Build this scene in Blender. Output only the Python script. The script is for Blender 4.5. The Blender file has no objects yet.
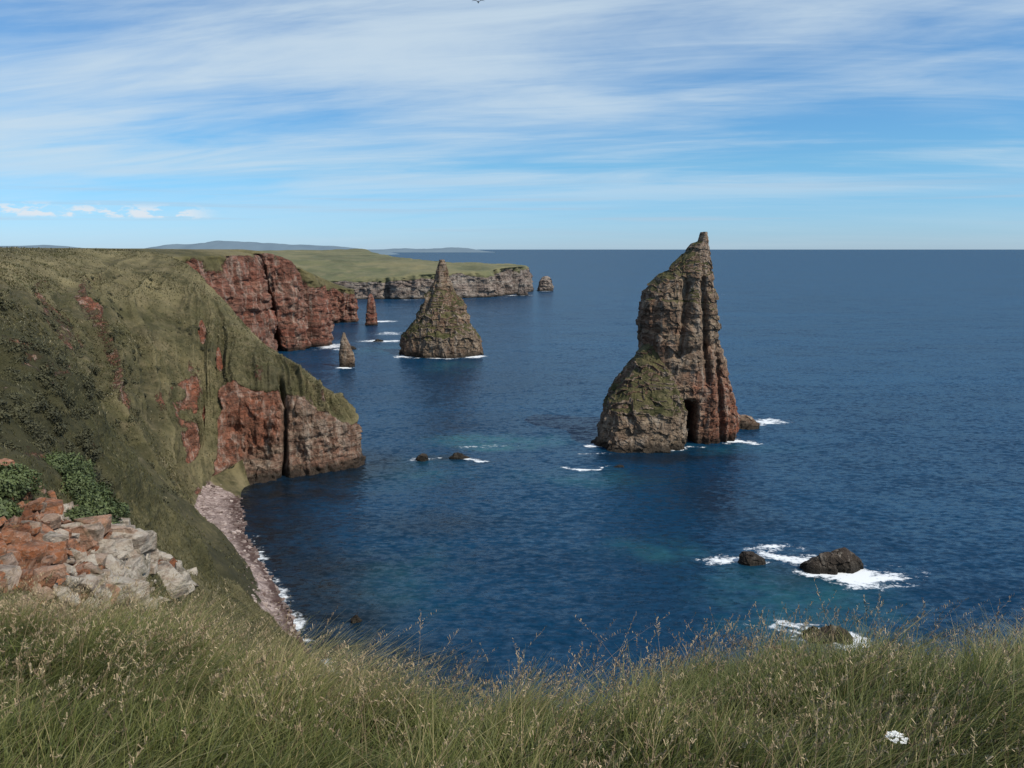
import bpy, math, random, bmesh
import numpy as np
from mathutils import Vector
random.seed(7); rng=np.random.default_rng(7)
sc=bpy.context.scene
sc.view_settings.view_transform='Standard'; sc.view_settings.look='None'; sc.view_settings.exposure=0

# ------------------------------------------------------------ noise (numpy)
def h3(ix,iy,iz,seed):
    n=(ix*374761393+iy*668265263+iz*1103515245+seed*974711)&0xffffffff
    n=((n^(n>>13))*1274126177)&0xffffffff
    n=((n^(n>>15))*97531547)&0xffffffff
    return ((n^(n>>16))&0xffffff)/16777216.0
def vn(p,seed=0):
    i=np.floor(p).astype(np.int64); f=p-i; f=f*f*f*(f*(f*6-15)+10)
    r=0
    for a in (0,1):
        wa=f[...,0] if a else 1-f[...,0]
        for b in (0,1):
            wb=f[...,1] if b else 1-f[...,1]
            for c in (0,1):
                wc=f[...,2] if c else 1-f[...,2]
                r=r+wa*wb*wc*h3(i[...,0]+a,i[...,1]+b,i[...,2]+c,seed)
    return r
def fbm(p,o=4,seed=0,g=.5):
    r=0;a=1;s=0
    for k in range(o):
        r=r+a*(vn(p*(2.03**k)+17.3*k,seed+k)*2-1); s+=a; a*=g
    return r/s
def rid(p,o=4,seed=0):
    r=0;a=1;s=0
    for k in range(o):
        r=r+a*(1-np.abs(vn(p*(2.07**k)+9.1*k,seed+k)*2-1)*2); s+=a; a*=.5
    return r/s
def cell(p,seed=0):
    i=np.floor(p).astype(np.int64); f=p-i
    best=np.full(p.shape[:-1],9.0); bid=np.zeros(p.shape[:-1])
    for a in (-1,0,1):
        for b in (-1,0,1):
            for c in (-1,0,1):
                X=i[...,0]+a;Y=i[...,1]+b;Z=i[...,2]+c
                d=(a+h3(X,Y,Z,seed)-f[...,0])**2+(b+h3(X,Y,Z,seed+1)-f[...,1])**2+(c+h3(X,Y,Z,seed+2)-f[...,2])**2
                m=d<best; best=np.where(m,d,best); bid=np.where(m,h3(X,Y,Z,seed+3),bid)
    return bid*2-1,np.sqrt(best)
def sst(x,a,b):
    t=np.clip((x-a)/(b-a),0,1); return t*t*(3-2*t)
def V(x,y,z): return np.array([x,y,z],float)

# ------------------------------------------------------------ mesh helpers
def add_mesh(name,co,faces,mat,attrs=None,smooth=True,parent=None):
    me=bpy.data.meshes.new(name); n=len(co); faces=np.asarray(faces,dtype=np.int32); k=faces.shape[1]; m=len(faces)
    me.vertices.add(n); me.vertices.foreach_set('co',np.ascontiguousarray(co,dtype=np.float32).ravel())
    me.loops.add(m*k); me.loops.foreach_set('vertex_index',faces.ravel())
    me.polygons.add(m); me.polygons.foreach_set('loop_start',np.arange(0,m*k,k,dtype=np.int32))
    try: me.polygons.foreach_set('loop_total',np.full(m,k,dtype=np.int32))
    except Exception: pass
    me.polygons.foreach_set('use_smooth',np.full(m,smooth,dtype=bool))
    me.update(calc_edges=True); me.validate()
    for a,v in (attrs or {}).items():
        at=me.attributes.new(a,'FLOAT','POINT'); at.data.foreach_set('value',np.ascontiguousarray(v,dtype=np.float32).ravel())
    if mat: me.materials.append(mat)
    ob=bpy.data.objects.new(name,me); sc.collection.objects.link(ob)
    if parent: ob.parent=parent
    return ob
def gfaces(n,m,closed=False,off=0):
    i=np.arange(n if closed else n-1); j=np.arange(m-1)
    I,J=np.meshgrid(i,j,indexing='ij'); I2=(I+1)%n
    return (np.stack([I*m+J,I2*m+J,I2*m+J+1,I*m+J+1],-1).reshape(-1,4)+off)
def gnormal(P,closed=False):
    if closed: du=np.roll(P,-1,0)-np.roll(P,1,0)
    else: du=np.gradient(P,axis=0)
    dv=np.gradient(P,axis=1); n=np.cross(du,dv); n/=np.linalg.norm(n,axis=-1,keepdims=True)+1e-9
    return n
def cr(A,u):
    n=len(A); i=np.clip(np.floor(u).astype(int),0,n-2); t=(u-i)
    g=lambda k:A[np.clip(k,0,n-1)]
    p0,p1,p2,p3=g(i-1),g(i),g(i+1),g(i+2); t=t.reshape((-1,)+(1,)*(A.ndim-1))
    return .5*((2*p1)+(-p0+p2)*t+(2*p0-5*p1+4*p2-p3)*t*t+(-p0+3*p1-3*p2+p3)*t**3)
def lin(A,u):
    n=len(A); i=np.clip(np.floor(u).astype(int),0,n-2); t=(u-i).reshape((-1,)+(1,)*(A.ndim-1))
    return A[i]*(1-t)+A[i+1]*t
def params(counts):
    out=[]
    for k,c in enumerate(counts): out+=list(k+np.arange(c)/c)
    return np.array(out+[len(counts)])
def loft(secs,sc_counts,k_counts,kspline=False):
    A=np.array(secs,float)
    us=params(sc_counts); uk=params(k_counts)
    G=cr(A,us); G=np.swapaxes(G,0,1); G=(cr if kspline else lin)(G,uk); G=np.swapaxes(G,0,1)
    return G,us,uk
def rockdisp(P,s=1.0,seed=0,vert=.8,stra=.3):
    w=np.stack([fbm(P/9/s,3,seed+50),fbm(P/9/s,3,seed+60),fbm(P/9/s,3,seed+70)*.5],-1)*2.2*s
    Q=P+w
    d=rid(Q/np.array([17,17,30])/s,4,seed)*1.5+rid(Q/np.array([5.5,5.5,45])/s,3,seed+21)*vert
    c1,_=cell(Q/np.array([5.0,5.0,4.2])/s,seed+5); c2,_=cell(Q/np.array([2.0,2.0,1.5])/s,seed+9)
    d=d+c1*.7+c2*.4
    zz=(Q[...,2]+P[...,0]*.04)/(1.9*s); L=np.floor(zz); fr=zz-L; L=L.astype(np.int64)
    a=h3(L,L*0,L*0,seed+3); b=h3(L+1,L*0,L*0,seed+3)
    d=d+((a+(b-a)*sst(fr,.75,1))*2-1)*stra-.5
    return d*s

# ------------------------------------------------------------ node helpers
class NT:
    def __init__(s,tree): s.t=tree; s.n=tree.nodes; s.l=tree.links
    def node(s,ty,ins=None,**pr):
        n=s.n.new(ty)
        for k,v in pr.items(): setattr(n,k,v)
        for k,v in (ins or {}).items():
            if isinstance(v,bpy.types.NodeSocket): s.l.new(v,n.inputs[k])
            else: n.inputs[k].default_value=v
        return n
    def math(s,op,a,b=0,c=0,clamp=False):
        n=s.node('ShaderNodeMath',{0:a,1:b,2:c},operation=op); n.use_clamp=clamp; return n.outputs[0]
    def mix(s,f,a,b,mode='MIX'):
        n=s.n.new('ShaderNodeMix'); n.data_type='RGBA'; n.blend_type=mode; n.clamp_factor=True
        for idx,v in ((0,f),(6,a),(7,b)):
            if isinstance(v,bpy.types.NodeSocket): s.l.new(v,n.inputs[idx])
            else: n.inputs[idx].default_value=v if idx==0 else (*v[:3],1)
        return n.outputs[2]
    def noise(s,vec,scale,detail=4,rough=.55,dist=0,col=False):
        return s.node('ShaderNodeTexNoise',{'Vector':vec,'Scale':scale,'Detail':detail,'Roughness':rough,'Distortion':dist}).outputs['Color' if col else 'Fac']
    def mr(s,v,a,b,c=0,d=1,smooth=False):
        n=s.node('ShaderNodeMapRange',{'Value':v,'From Min':a,'From Max':b,'To Min':c,'To Max':d})
        if smooth: n.interpolation_type='SMOOTHSTEP'
        return n.outputs[0]
    def vscale(s,vec,x,y,z):
        return s.node('ShaderNodeVectorMath',{0:vec,1:(x,y,z)},operation='MULTIPLY').outputs[0]
    def vadd(s,a,b): return s.node('ShaderNodeVectorMath',{0:a,1:b},operation='ADD').outputs[0]
    def attr(s,name): return s.node('ShaderNodeAttribute',attribute_name=name).outputs['Fac']
def newmat(name):
    m=bpy.data.materials.new(name); m.use_nodes=True; t=NT(m.node_tree)
    b=m.node_tree.nodes['Principled BSDF']; return m,t,b
def pos(t): return t.node('ShaderNodeNewGeometry').outputs['Position']
def land_mat(name,rockA,rockB,rockC,vegA,vegB,vegC,feat=1.0,beach=True,strata=1.0,wet=True,dark=(.03,.034,.013),bump=.8,vbump=1.0,ck=.4,mot=.75):
    m,t,b=newmat(name); P=pos(t)
    z=t.node('ShaderNodeSeparateXYZ',{0:P}).outputs[2]
    big=t.noise(P,.035/feat,4); med=t.noise(P,.22/feat,6,.65); fine=t.noise(P,1.1/feat,8,.7)
    Pst=t.vscale(P,.07,.07,1.0)
    st=t.noise(Pst,.75*strata/feat,5,.75,.6)
    c=t.mix(t.mr(big,.42,.58),rockA,rockB)
    c=t.mix(t.mr(st,.46,.62),c,rockC)
    c=t.mix(t.math('MULTIPLY',t.attr('red'),t.mr(med,.3,.6,.5,1)),c,(.29,.095,.05))
    vor=t.node('ShaderNodeTexVoronoi',{'Vector':t.vscale(P,1,1,1.4),'Scale':.45/feat,'Randomness':1.0},feature='F1')
    vc=t.node('ShaderNodeSeparateColor',{0:vor.outputs['Color']}).outputs[0]
    c=t.mix(.4,c,t.mix(vc,(.38,.38,.4),(1.0,.98,.95)),'MULTIPLY')
    warp=t.vadd(P,t.vscale(t.noise(P,.3/feat,5,.65,0,True),6*feat,6*feat,5*feat))
    ed=t.node('ShaderNodeTexVoronoi',{'Vector':t.vscale(warp,1.2,1.2,.8),'Scale':.22/feat},feature='DISTANCE_TO_EDGE').outputs['Distance']
    crack=t.mr(ed,0,.07,0,1)
    c=t.mix(t.mr(crack,0,1,ck,0),c,(.03,.022,.018))
    c=t.mix(t.mr(fine,.35,.62,.5,0),c,(.045,.035,.028))
    c=t.mix(t.mr(t.noise(t.vscale(P,.5,.5,3.0),.6/feat,5,.7,.4),.38,.48,.55,0),c,(.04,.03,.024))
    vs=t.noise(t.vscale(P,1,1,.12),.5/feat,5,.7,.3)
    c=t.mix(t.mr(vs,.5,.68,0,.5),c,(.46,.40,.33))
    c=t.mix(t.mr(vs,.32,.44,.5,0),c,(.05,.038,.03))
    if wet:
        zn=t.math('ADD',z,t.math('MULTIPLY',t.math('SUBTRACT',med,.5),5.0))
        c=t.mix(t.mr(zn,.8,3.4,.85,0,True),c,(.02,.017,.013))
    g=t.mix(t.mr(big,.4,.6),vegA,vegB)
    g=t.mix(t.mr(med,.45,.62,0,.85),g,vegC)
    g=t.mix(t.mr(t.noise(P,.3/feat,6,.7,.5),.42,.6,mot,0),g,dark)
    g=t.mix(t.mr(fine,.35,.62,.5,0),g,dark)
    dry=t.attr('dry')
    g=t.mix(t.mr(dry,0,1,0,.8),g,(.24,.20,.105)); g=t.mix(t.mr(dry,0,-1,0,.85),g,(.035,.034,.017))
    va=t.attr('veg')
    vf=t.math('ADD',va,t.math('MULTIPLY',t.math('SUBTRACT',t.math('MULTIPLY',t.math('ADD',med,fine),.5),.5),1.6))
    vf=t.mr(vf,.42,.58,0,1,True)
    c=t.mix(vf,c,g)
    if beach:
        ba=t.attr('beach')
        pe=t.node('ShaderNodeTexVoronoi',{'Vector':P,'Scale':1.3},feature='F1').outputs['Color']
        pc=t.mix(t.node('ShaderNodeSeparateColor',{0:pe}).outputs[0],(.17,.125,.11),(.50,.40,.36))
        pc=t.mix(t.mr(fine,.4,.6,.6,0),pc,(.22,.155,.135))
        wl=t.mr(t.math('ADD',z,t.math('MULTIPLY',med,1.2)),.9,1.7,.9,0,True)
        pc=t.mix(wl,pc,(.06,.032,.026))
        c=t.mix(t.mr(t.math('ADD',ba,t.math('MULTIPLY',t.math('SUBTRACT',med,.5),1.3)),.4,.6,0,1,True),c,pc)
    t.l.new(c,b.inputs['Base Color'])
    b.inputs['Roughness'].default_value=.9; b.inputs['Specular IOR Level'].default_value=.2
    hb_=t.math('ADD',t.math('MULTIPLY',fine,.9*feat),t.math('MULTIPLY',med,2.0*feat))
    hb_=t.math('MULTIPLY',hb_,t.mr(vf,0,1,1,vbump))
    hh=t.math('ADD',hb_,t.math('MULTIPLY',t.math('SUBTRACT',1,vf),t.math('ADD',t.math('MULTIPLY',crack,.35*feat),t.math('ADD',t.math('MULTIPLY',st,.8*feat),t.math('MULTIPLY',vs,.9*feat)))))
    bp=t.node('ShaderNodeBump',{'Strength':bump,'Distance':1.0,'Height':hh}); t.l.new(bp.outputs[0],b.inputs['Normal'])
    return m

m_stack=land_mat('stack_rock',(.27,.195,.135),(.23,.13,.08),(.37,.28,.19),(.10,.092,.034),(.14,.115,.05),(.17,.14,.075),beach=False,ck=.35)
m_head=land_mat('headland_ground',(.26,.135,.09),(.23,.14,.095),(.33,.24,.17),(.105,.094,.042),(.14,.115,.056),(.185,.148,.084),dark=(.045,.044,.020),vbump=.8)
m_red=land_mat('red_cliff_rock',(.29,.105,.072),(.23,.105,.078),(.33,.20,.15),(.12,.108,.043),(.15,.127,.057),(.18,.147,.077),feat=2.0,beach=False,dark=(.06,.055,.025),vbump=.5)
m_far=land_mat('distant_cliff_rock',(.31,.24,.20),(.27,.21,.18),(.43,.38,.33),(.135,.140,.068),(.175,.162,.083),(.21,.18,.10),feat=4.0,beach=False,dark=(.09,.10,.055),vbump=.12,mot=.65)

# ------------------------------------------------------------ camera / world / sun
cam=bpy.data.cameras.new('camera'); co=bpy.data.objects.new('camera',cam); sc.collection.objects.link(co)
co.location=(0,0,60); co.rotation_euler=(math.radians(90-9.82),0,0); cam.sensor_width=36; cam.lens=27.42; cam.clip_start=.1; cam.clip_end=200000; sc.camera=co
SUN_EL=math.radians(48); SUN_AZ=math.radians(118)   # clockwise from +Y
sd=Vector((math.sin(SUN_AZ)*math.cos(SUN_EL),math.cos(SUN_AZ)*math.cos(SUN_EL),math.sin(SUN_EL)))
sl=bpy.data.lights.new('sun','SUN'); sl.energy=4.2; sl.angle=math.radians(.5); sl.color=(1,.93,.82)
so=bpy.data.objects.new('sun',sl); sc.collection.objects.link(so); so.rotation_euler=sd.to_track_quat('Z','Y').to_euler(); so.location=(200,-100,300)

w=bpy.data.worlds.new('World'); sc.world=w; w.use_nodes=True; t=NT(w.node_tree); bg=w.node_tree.nodes['Background']
sky=t.node('ShaderNodeTexSky',sky_type='NISHITA'); sky.sun_disc=False; sky.sun_elevation=SUN_EL; sky.sun_rotation=SUN_AZ; sky.air_density=1.0; sky.dust_density=.2; sky.ozone_density=2.5; sky.altitude=60
D=t.node('ShaderNodeTexCoord').outputs['Generated']
sx=t.node('ShaderNodeSeparateXYZ',{0:D}); X,Y,Z=sx.outputs
zc=t.math('ADD',t.math('MAXIMUM',Z,0),.11)
px=t.math('DIVIDE',X,zc); py=t.math('DIVIDE',Y,zc)
pv=t.node('ShaderNodeCombineXYZ',{0:t.math('ADD',t.math('MULTIPLY',px,.22),t.math('MULTIPLY',py,.06)),1:t.math('ADD',t.math('MULTIPLY',py,.62),t.math('MULTIPLY',px,.10)),2:0.0}).outputs[0]
n1=t.noise(pv,.8,4,.5,.4); n2=t.noise(pv,2.6,6,.56,.9); n3=t.noise(t.vscale(pv,.8,1.15,1),6.5,7,.64,.9)
cl=t.math('ADD',t.math('MULTIPLY',n1,.58),t.math('ADD',t.math('MULTIPLY',n2,.29),t.math('MULTIPLY',n3,.13)))
cf=t.mr(cl,.405,.60,.03,.84,True)
cf=t.math('MULTIPLY',cf,t.mr(Z,.02,.12,.15,1,True))
tint=t.mix(t.mr(Z,0,.10,0,1),(.60,.90,1.52),(.50,.94,1.26))
skc=t.mix(1.0,sky.outputs[0],tint,'MULTIPLY')
c1=t.mix(cf,skc,(6.2,7.4,8.3))
hb=t.noise(t.node('ShaderNodeCombineXYZ',{0:t.math('MULTIPLY',X,1.3),1:t.math('MULTIPLY',Z,60.0),2:0.0}).outputs[0],1.3,4,.5)
hbm=t.math('MULTIPLY',t.mr(hb,.5,.62,0,.35,True),t.math('MULTIPLY',t.mr(Z,.01,.03,0,1,True),t.mr(Z,.05,.10,1,0,True)))
c1=t.mix(hbm,c1,(4.6,5.6,6.8))
az=t.math('DIVIDE',X,t.math('MAXIMUM',Y,.05))
pvc=t.node('ShaderNodeCombineXYZ',{0:t.math('MULTIPLY',az,34.0),1:t.math('MULTIPLY',Z,110.0),2:0.0}).outputs[0]
pn=t.noise(pvc,.8,5,.6)
band=t.math('MULTIPLY',t.mr(Z,.033,.037,0,1,True),t.mr(Z,.042,.054,1,0,True))
band=t.math('MULTIPLY',band,t.mr(az,-.42,-.36,1,0,True))
pf=t.math('MULTIPLY',t.mr(pn,.47,.58,0,.75,True),band)
c1=t.mix(pf,c1,(8.2,8.2,8.4))
t.l.new(c1,bg.inputs[0]); bg.inputs[1].default_value=.1

# ------------------------------------------------------------ sea
def axis(core0,core1,step,g,lo,hi):
    c=list(np.arange(core0,core1+1e-6,step)); s=step; v=c[-1]
    while v<hi: s*=g; v+=s; c.append(v)
    s=step; v=c[0]; L=[]
    while v>lo: s*=g; v-=s; L.append(v)
    return np.array(L[::-1]+c)
xs=axis(-150,130,1.0,1.09,-60000,60000); ys=axis(85,470,1.0,1.035,-2000,90000)
GX,GY=np.meshgrid(xs,ys,indexing='ij'); SP=np.stack([GX,GY,GX*0],-1)
foam=np.zeros_like(GX); shal=np.zeros_like(GX); kelp_reflection=np.zeros_like(GX)
WX=GX+fbm(SP/7,3,501)*5; WY=GY+fbm(SP/7,3,502)*5
def blob(arr,x,y,rx,ry,s=1,inner=.5,A=None):
    q=np.sqrt(((WX-x)/rx)**2+((WY-y)/ry)**2); np.maximum(arr,s*(1-sst(q,inner,1)),out=arr)
for f in [(44,145,11,6,.75),(47,143,5,4,1.0),(62,139,12,7,1.0),(65,136,15,8,.66),(55,148,12,4.5,.72),(50,112.5,7,5,1.0),(47,115,12,6,.62),(84,266,10,6,.95),(90,269,12,7,.7),(72,240,7,8,.7),(20,209,9,2.4,.9),(24,225,10,2,.45),(-26,218,5,3,.4),(-12,219,7,3,.75),
          (-87,513,24,9,.85),(-102,470,14,8,.7),(-86,397,8,5,.9),(-40,432,30,5,.62),(-20,436,9,10,.95),(-62,440,8,12,.7),(27,236,8,4,.7),(48,231,22,3,.58),(48,1140,18,12,.8),(-110,655,24,12,.8),
          (-105,945,80,12,.75),(10,1025,30,16,.8),(-8,1000,40,10,.75),(-113,485,12,25,.7),(-90,560,16,22,.55),(-10,235,20,3,.3)]: blob(foam,*f,0.15)
BL=np.array([(-43,215),(-51,204),(-60,200),(-67,192),(-64,178),(-56,158),(-46,139),(-38,124),(-30,109),(-15,92)],float)
BLd=cr(BL,np.linspace(0,len(BL)-1,160))
mask=(GX>-120)&(GX<40)&(GY>60)&(GY<260)
pts=np.stack([GX[mask],GY[mask]],-1); dd=np.full(len(pts),1e9)
for b_ in BLd: dd=np.minimum(dd,np.hypot(pts[:,0]-b_[0],pts[:,1]-b_[1]))
dist=np.full(GX.shape,1e3); dist[mask]=dd
onbeach=sst(172-GY,0,25)
foam=np.maximum(foam,(1-sst(dist+fbm(SP/6,2,77)*1.5,.3,2.8))*(.42+.45*fbm(SP/9,2,78))*onbeach)
kelp_reflection=np.maximum(kelp_reflection,(1-sst(dist+fbm(SP/14,3,4)*7,3,26)))
for k in [(-60,188,34,18,1),(45,222,34,11,.75),(-22,219,14,5,.7),(54,138,14,10,.5),(-38,135,14,26,.8),(-20,165,30,12,.5),(50,180,18,30,.45)]: blob(kelp_reflection,*k,.2)  # kelp beds, plus dark reflections of stack and headland painted into the water colour
for s_ in [(-6,241,34,13,1),(-4,232,16,6,1),(-28,205,26,22,.45),(-24,135,20,30,.4),(30,150,18,10,.5),(50,128,30,22,.6),(45,118,20,10,.5),(-30,400,22,40,.45),(60,232,40,10,.4),(-80,470,25,40,.5),(20,200,30,12,.4)]: blob(shal,*s_,.0)
m,t,b=newmat('sea_water'); P=pos(t)
fo=t.attr('foam'); sh=t.attr('shallow'); ke=t.attr('kelp_reflection')
nb=t.noise(P,.03,5,.6); nm=t.noise(P,.16,6,.65); nf=t.noise(P,.75,7,.75,.6); nmid=t.noise(t.vscale(P,.7,1.5,1),.28,5,.65,.8)
deep=t.mix(t.mr(nb,.38,.62),(.0024,.025,.060),(.0036,.033,.076))
wind=t.noise(t.vscale(P,.004,.016,1),1.0,6,.65,.4)
deep=t.mix(t.mr(wind,.4,.65,0,.7),deep,(.004,.048,.110))
deep=t.mix(t.mr(t.noise(t.vscale(P,.8,1.6,1),.5,6,.75,.4),.42,.62,.0,.6),deep,(.001,.014,.034))
c=t.mix(t.math('MULTIPLY',sh,t.mr(t.math('ADD',t.math('MULTIPLY',nb,.5),t.math('MULTIPLY',nm,.5)),.40,.58)),deep,(.022,.105,.115))
c=t.mix(t.math('MULTIPLY',ke,t.mr(nm,.3,.6,.45,1)),c,(.006,.009,.012))  # one dark colour for both the kelp and the painted reflections
fnz=t.mr(t.math('ADD',t.math('MULTIPLY',nmid,.5),t.math('MULTIPLY',nf,.5)),.36,.66)
ff=t.mr(t.math('SUBTRACT',fo,fnz),-.12,.30,0,1,True)
ff=t.math('MULTIPLY',ff,t.mr(fo,.0,.15,0,1))
wc=t.noise(t.vscale(P,.35,1,1),.10,4,.75,.3)
ff=t.math('MAXIMUM',ff,t.mr(wc,.755,.79,0,.5,True))
wv1=t.noise(t.vscale(P,.8,1.5,1),.55,6,.72,.3,True); wv2=t.noise(t.vscale(P,.5,1.0,1),.09,3,.5,.2,True)
def cen_(v,k): return t.vscale(t.node('ShaderNodeVectorMath',{0:v,1:(.5,.5,.5)},operation='SUBTRACT').outputs[0],k,k,0)
gn=t.node('ShaderNodeNewGeometry').outputs['Normal']
nrm=t.node('ShaderNodeVectorMath',{0:t.vadd(gn,t.vadd(cen_(wv1,1.5),cen_(wv2,.35)))},operation='NORMALIZE').outputs[0]
# body colour + surface reflection; a wind-roughened sea never reaches mirror reflectance at grazing angles
t.l.new(c,b.inputs['Base Color']); b.inputs['Roughness'].default_value=1; b.inputs['Specular IOR Level'].default_value=0
t.l.new(nrm,b.inputs['Normal'])
gl=t.node('ShaderNodeBsdfGlossy',{'Color':(.9,.95,1,1),'Roughness':.2,'Normal':nrm})
fr=t.node('ShaderNodeFresnel',{'IOR':1.333,'Normal':nrm}).outputs[0]
frc=t.math('MULTIPLY',t.math('MINIMUM',fr,.40),.62)
wm=t.node('ShaderNodeMixShader',{0:frc,1:b.outputs[0],2:gl.outputs[0]})
fb=t.node('ShaderNodeBsdfDiffuse',{'Color':(.74,.77,.79,1)})
mx=t.node('ShaderNodeMixShader',{0:ff,1:wm.outputs[0],2:fb.outputs[0]}); t.l.new(mx.outputs[0],m.node_tree.nodes['Material Output'].inputs[0])
add_mesh('sea',SP.reshape(-1,3),gfaces(*GX.shape),m,{'foam':foam,'shallow':shal,'kelp_reflection':kelp_reflection})

# ------------------------------------------------------------ headland slope
B=[
 [(-75,275,-3),(-75,272,0),(-76,268,8),(-77,264,14),(-78,260,19),(-79,256,23),(-80,250,27)],
 [(-50,238,-3),(-51,237,0),(-52,235,8),(-53,233,12),(-54,230,15),(-55,228,17),(-56,226,18.5)],
 [(-41,216,-3),(-43,215,0),(-43.5,215,6),(-44.5,215.5,10.5),(-47.5,217,14.5),(-51,219,17.5),(-54,222,19.5)],
 [(-50,202,-3),(-51,204,0),(-52,206,8),(-53,208.5,14.6),(-56,214,19),(-59,220,22.6),(-63,229,25.6)],
 [(-59,198,-3),(-60,200,0),(-60.5,203,10),(-61,207,18.5),(-65,215,23.5),(-70,225,28),(-78,239,33.0)],
 [(-67,191,-3),(-68,192.5,0),(-72.5,200,4),(-75,205,20),(-78,214,26),(-85,231,35.5),(-95,251,47.0)],
 [(-63,177,-3),(-64,178,0),(-75,183,2.2),(-80,192,8.5),(-87,207,25.2),(-96,232,42.1),(-108,261,55.8)],
 [(-54,157,-3),(-56,158,0),(-66,158,2.1),(-76,167,12),(-87,180,26),(-108,218,46.5),(-126,269,59.5)],
 [(-44,138,-3),(-46,139,0),(-48.5,137,1.2),(-66,142,16),(-81,147,28),(-108,182,47.5),(-139,244,60)],
 [(-36,123,-3),(-38,124,0),(-41,122,1.2),(-56,112,22),(-68,109,36.2),(-92,130,51.5),(-147,203,60.2)],
 [(-28,108,-3),(-30,109,0),(-34,106,1.5),(-46,92,22),(-58,88,38),(-82,97,53),(-150,130,60.5)],
 [(-13,90,-3),(-15,92,0),(-20,84,5),(-36,66,25),(-50,60,40),(-75,62,55),(-150,60,61)],
]
for i,s in enumerate(B):
    e=np.array(s[-1],float); s.append(tuple(e+V(-18,14,-3.5) if i<5 else e+V(-30,12,.4)))
    s.append(tuple(e+V(-40,34,-22) if i<5 else e+V(-420,120,1.0)))
G,us,uk=loft(B,[8,26,44,50,60,70,70,60,50,40,20],[4,26,30,34,66,84,14,10],False)
for _ in range(4): G[:,1:-1]=(G[:,:-2]+2*G[:,1:-1]+G[:,2:])/4
Nn=gnormal(G); Nn*=np.sign(Nn[...,2:3].mean())
nz=Nn[...,2]
steep=(1-sst(nz,.45,.68))
U,K=np.meshgrid(us,uk,indexing='ij')
wob=fbm(G/9,3,222)*.5
cliff=np.where(U<5.35,1-sst(K+wob,3.0,3.4),0)*np.where(U<4.9,sst(K,-.1,.2),sst(K,1.9,2.2))*(1-sst(U+wob*.3,5.1,5.3))
patch=np.exp(-(((U-5.72)/.17)**2+((K-4.6)/.28)**2))*.95+np.exp(-(((U-5.25)/.14)**2+((K-4.25)/.35)**2))*.85+np.exp(-(((U-9.2)/.3)**2+((K-4.3)/.2)**2))*.7+np.exp(-(((U-5.75)/.14)**2+((K-3.3)/.25)**2))*.8+np.exp(-(((U-7.4)/.12)**2+((K-4.9)/.2)**2))*.65
nb_=fbm(G/18,4,21); nb2=fbm(G/6,4,23)
rock=np.clip(np.maximum.reduce([cliff,patch,steep*.6*(1-sst(U,6,7)*.5)])+nb_*.25+nb2*.2,0,1)
rock=sst(rock,.4,.65)
rock*=1-sst(K,4.9,5.6)*.8
beach=(sst(U,5.6,5.95)*(1-sst(K,1.9,2.25)))*sst(K,-.5,.2)
rock*=1-beach
red=sst(U,4.0,4.2)*sst(K,1.8,2.2)*.9+patch
fl=U*2.6+fbm(G/30,3,5)*1.0+K*.18
rd1=rid(np.stack([fl,K*.22,U*0],-1),2,33); rd2=rid(np.stack([fl*3.1,K*.5,U*0],-1),3,34)
d=rockdisp(G,.8,11,1.3,.25)*rock*1.3
d-=np.exp(-((U-4.02-fbm(G/6,2,9)*.02)/.05)**2)*np.maximum(cliff,sst(K,1,2)*(1-sst(K,3.6,4.3)))*4.5
gul=(rd1*2.6+rd2*.9)*sst(K,2.5,3.6)*(1-sst(K,5.3,6.0))
d+=(gul+fbm(G/24,4,8)*2.2+fbm(G/7,4,9)*1.1+rid(G/3.3,3,10)*.3+fbm(G/1.6,3,12)*.22)*(1-rock*.6)*(1-beach)*sst(K,1.6,2.4)*(1-.6*sst(K,4.8,5.8))
d+=beach*(fbm(G/5,3,3)*.25+fbm(G/1.3,2,4)*.15)
d*=1-sst(K,6.0,7.0)*.7
PB=G+Nn*d[...,None]
so_=sst(fbm(np.stack([fl*2.2,K*.6,U*0],-1),4,77),.10,.38)*sst(K,3.2,3.8)*(1-sst(K,5.3,5.9))
veg=(1-rock)*.97-so_*.42-np.clip(nb2,0,1)*.28*(1-sst(K,5,6))
dry=np.clip(rd1*.4+rd2*.35+nb_*.9+nb2*.5+sst(K,4.8,5.6)*.35-.2,-1,1)
dry=dry-.9*sst(U,7.4,9.0)*(1-sst(K,4.6,5.3))
dry=np.clip(dry+beach*0,-1,1)
add_mesh('headland',PB.reshape(-1,3),gfaces(*K.shape),m_head,{'veg':veg,'beach':beach,'red':red,'dry':dry})

# ------------------------------------------------------------ near spur
N0=[(-23,26,47.2),(-21,30,45.4),(-20.6,35.6,42.9),(-21.3,43,39.3),(-22.5,56,31.5),(-27,88,10.7),(-25,100,-2)]
N1=[(-34,40.3,46.7),(-30,44,45.4),(-28,49.6,41.5),(-27.8,56.8,36.4),(-29.2,73.3,25.9),(-30,97.5,7.5),(-28,106,-2)]
N2=[(-47,57,48.9),(-40.7,60.7,47.4),(-36.6,63.8,41.6),(-35.3,68.8,35.4),(-35.2,83,23.7),(-32,102.2,5.7),(-30,109,-2)]
N3=[(-58,72,54.5),(-48.5,73.8,52.4),(-44.2,77,47.6),(-40.2,77.8,40.7),(-38,87.5,26.2),(-35,107,4.4),(-31.5,111,-2)]
N4=[(-75,90,54),(-64,88,51),(-58,90,45),(-50,88,37),(-45,98,21),(-39,115,2),(-34,116,-3)]
Nm=[tuple(np.array(p)+V(4,-9,-7)) for p in N0]
NS=[[r[i] for r in (Nm,N0,N1,N2,N3,N4)] for i in range(7)]
L=[tuple(np.array(p)+V(-45,5,5)) for p in NS[0]]; NS=[L]+NS
GN,usn,ukn=loft(NS,[30,40,80,80,90,70,20],[20,70,80,70,40],True)
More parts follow.
